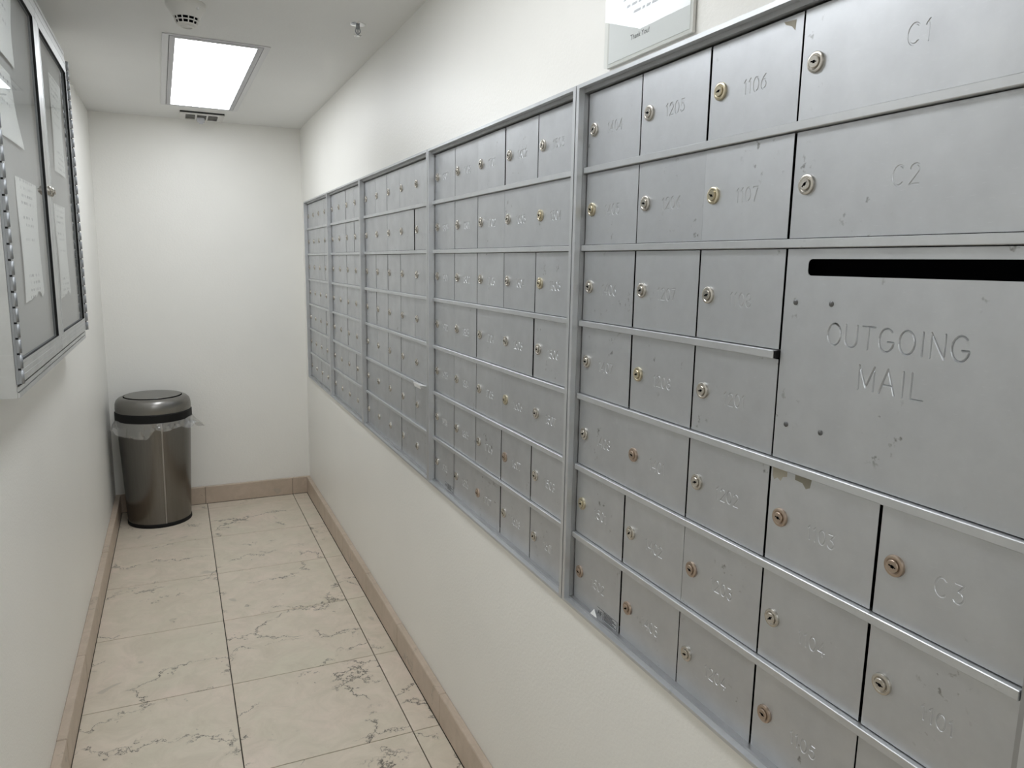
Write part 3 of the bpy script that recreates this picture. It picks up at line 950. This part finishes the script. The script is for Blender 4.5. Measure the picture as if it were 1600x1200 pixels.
m = MB(); m.box((-0.022, -0.002, -0.034), (0.014, 0.006, -0.012)); m.box((-0.012, -0.002, -0.042), (0.006, 0.006, -0.034)); part('damper_lever', m, M['fixture_trim'], root)

# smoke detector
root = thing('smoke_detector', 'round white smoke detector on the ceiling before the light panel', 'smoke detector', (0.070, 2.42, ZC))
m = MB(); m.lathe([(0.0, 0.0), (0.054, 0.0), (0.054, -0.010), (0.052, -0.014), (0.047, -0.020), (0.038, -0.036), (0.036, -0.038), (0.0, -0.038)], n=40)
part('base', m, M['white_plastic'], root)
m = MB(); m.lathe([(0.030, -0.037), (0.024, -0.058), (0.0, -0.058)], n=32); part('chamber', m, M['black'], root)
cage = MB()
def zband(r0, z0, r1, z1, t):
    cage.lathe([(r0, z0), (r1, z1), (r1 - t, z1), (r0 - t, z0), (r0, z0)], n=40)
zband(0.0365, -0.0375, 0.0350, -0.0405, 0.003)
zband(0.0318, -0.0470, 0.0308, -0.0495, 0.003)
for k in range(12):
    a = 2 * math.pi * (k + .3) / 12
    p = lambda r, z: (r * math.cos(a), r * math.sin(a), z)
    cage.tube(p(0.0345, -0.038), p(0.0262, -0.058), 0.0017, 6)
cage.lathe([(0.0275, -0.0565), (0.0265, -0.0595), (0.020, -0.0625), (0.012, -0.0635), (0.0, -0.0638)], n=40)
cage.lathe([(0.017, -0.0632), (0.0165, -0.0655), (0.0135, -0.0655), (0.013, -0.0634)], n=40)
part('cage', cage, M['white_plastic'], root)
m = MB(); m.lathe([(0.0035, -0.018), (0.0035, -0.0225), (0.0, -0.0245)], c=(0.030, -0.037, 0), n=12); part('indicator_light', m, M['led'], root)

# sprinkler head
root = thing('sprinkler_head', 'chrome fire sprinkler head on the ceiling near the mailbox wall', 'sprinkler', (0.552, 2.377, ZC))
m = MB(); m.lathe([(0.0, 0.0), (0.0235, 0.0), (0.0225, -0.002), (0.012, -0.004), (0.008, -0.0045), (0.0, -0.0045)], n=32); part('escutcheon', m, M['chrome'], root)
m = MB(); m.lathe([(0.006, -0.004), (0.006, -0.012), (0.0045, -0.014), (0.0, -0.014)], n=16)
for s in (-1, 1):
    m.tube((0.0055 * s, 0, -0.012), (0.0075 * s, 0, -0.021), 0.0016); m.tube((0.0075 * s, 0, -0.021), (0.0015 * s, 0, -0.031), 0.0016)
m.tube((0, 0, -0.013), (0, 0, -0.031), 0.0016)
m.tube((0, 0, -0.029), (0, 0, -0.034), 0.0028)
part('frame_arms', m, M['hinge'], root)
m = MB(); m.lathe([(0.0, -0.0335), (0.007, -0.0335), (0.007, -0.0345), (0.0, -0.0348)], n=20)
for k in range(12):
    a = 2 * math.pi * k / 12
    m.tube((0.006 * math.cos(a), 0.006 * math.sin(a), -0.034), (0.0125 * math.cos(a), 0.0125 * math.sin(a), -0.0335), 0.0013, 6)
part('deflector', m, M['chrome'], root)

# ------------------------------------------------------------------ trash can
CX, CYc = -0.134, 4.162
root = thing('trash_can', 'round brushed steel trash can with swing lid in the far corner', 'trash can', (CX, CYc, 0))
m = MB(); m.lathe([(0.0, 0.0), (0.1535, 0.0), (0.155, 0.003), (0.155, 0.015), (0.152, 0.018), (0.0, 0.018)], n=64); part('base_ring', m, M['rubber'], root)
m = MB(); m.lathe([(0.1505, 0.0175), (0.1525, 0.020), (0.174, 0.550), (0.174, 0.556), (0.171, 0.556), (0.148, 0.020)], n=72); body = part('body', m, M['steel'], root)
m = MB()                                                   # brighter steel paints a highlight line along the vertical seam of the sheet
aa = math.radians(-78)
for r0, r1, z0, z1 in ((0.1525, 0.174, 0.020, 0.55),):
    V = []
    for z, r in ((z0, r0), (z1, r1)):
        for da, dr in ((-0.022, 0), (-0.012, 0.0022), (0.012, 0.0022), (0.022, 0)):
            V.append(((r + dr) * math.cos(aa + da), (r + dr) * math.sin(aa + da), z))
    m.add(V, [(0, 1, 5, 4), (1, 2, 6, 5), (2, 3, 7, 6)], 0)
part('seam', m, M['seam_steel'], body)
m = MB(); m.lathe([(0.176, 0.552), (0.1815, 0.554), (0.1815, 0.592), (0.178, 0.596), (0.160, 0.596), (0.160, 0.552), (0.176, 0.552)], n=64); part('rim_band', m, M['rubber'], root)
m = MB(); m.lathe([(0.172, 0.5955), (0.1775, 0.597), (0.1785, 0.612), (0.1770, 0.634), (0.1715, 0.650), (0.1605, 0.6615), (0.147, 0.6665), (0.1395, 0.6680), (0.1380, 0.6665), (0.1380, 0.650)], n=72); lid = part('lid', m, M['lid_steel'], root)
m = MB(); m.lathe([(0.1385, 0.655), (0.1378, 0.6690), (0.1362, 0.6718), (0.134, 0.6718)], n=64); part('lid_gap', m, M['black'], lid)  # raised black ring draws the shade in the gap around the flap
m = MB(); m.lathe([(0.1350, 0.655), (0.1350, 0.6712), (0.133, 0.6730), (0.10, 0.6750), (0.05, 0.6765), (0.0, 0.677)], n=64); part('flap', m, M['lid_steel'], lid)

# bag hanging out under the band
m = MB()
nA, nZ = 150, 9
rnd = random.Random(4)
ph = [rnd.uniform(0, 6.28) for _ in range(8)]
V = []
for j in range(nZ + 1):
    t = j / nZ
    for i in range(nA):
        a = 2 * math.pi * i / nA
        drop = 0.045 + 0.018 * math.sin(2 * a + ph[0]) + 0.012 * math.sin(5 * a + ph[1]) + 0.008 * math.sin(11 * a + ph[2])
        fd = math.exp(-((math.atan2(math.sin(a + 1.85), math.cos(a + 1.85))) / 0.42) ** 2)          # long flap at the front left
        drop += 0.062 * fd
        fl = math.exp(-((math.atan2(math.sin(a + 2.75), math.cos(a + 2.75))) / 0.30) ** 2)          # tip poking out at the left
        fr = math.exp(-((math.atan2(math.sin(a + 0.25), math.cos(a + 0.25))) / 0.30) ** 2)          # tip poking out at the right
        flare = 0.004 + 0.008 * (0.5 + 0.5 * math.sin(9 * a + ph[3])) + 0.034 * fl + 0.062 * fr
        fold = 0.0055 * math.sin(23 * a + ph[4] + 3 * t) * t + 0.0035 * math.sin(41 * a + ph[5] - 4 * t) * t
        r = 0.1785 - 0.0015 * t + flare * t + fold
        x = max(r * math.cos(a), XL + 0.004 - CX); y = min(r * math.sin(a), YB - 0.004 - CYc)
        V.append((x, y, 0.562 - drop * t - 0.004 * math.sin(17 * a + ph[6]) * t))
F = [(j * nA + i, j * nA + (i + 1) % nA, (j + 1) * nA + (i + 1) % nA, (j + 1) * nA + i) for j in range(nZ) for i in range(nA)]
m.add(V, F, 0, True)
o = part('bin_liner', m, M['film'], None, (CX, CYc, 0))
tag(o, 'crumpled clear plastic liner bag hanging out under the trash can lid', 'bin liner')
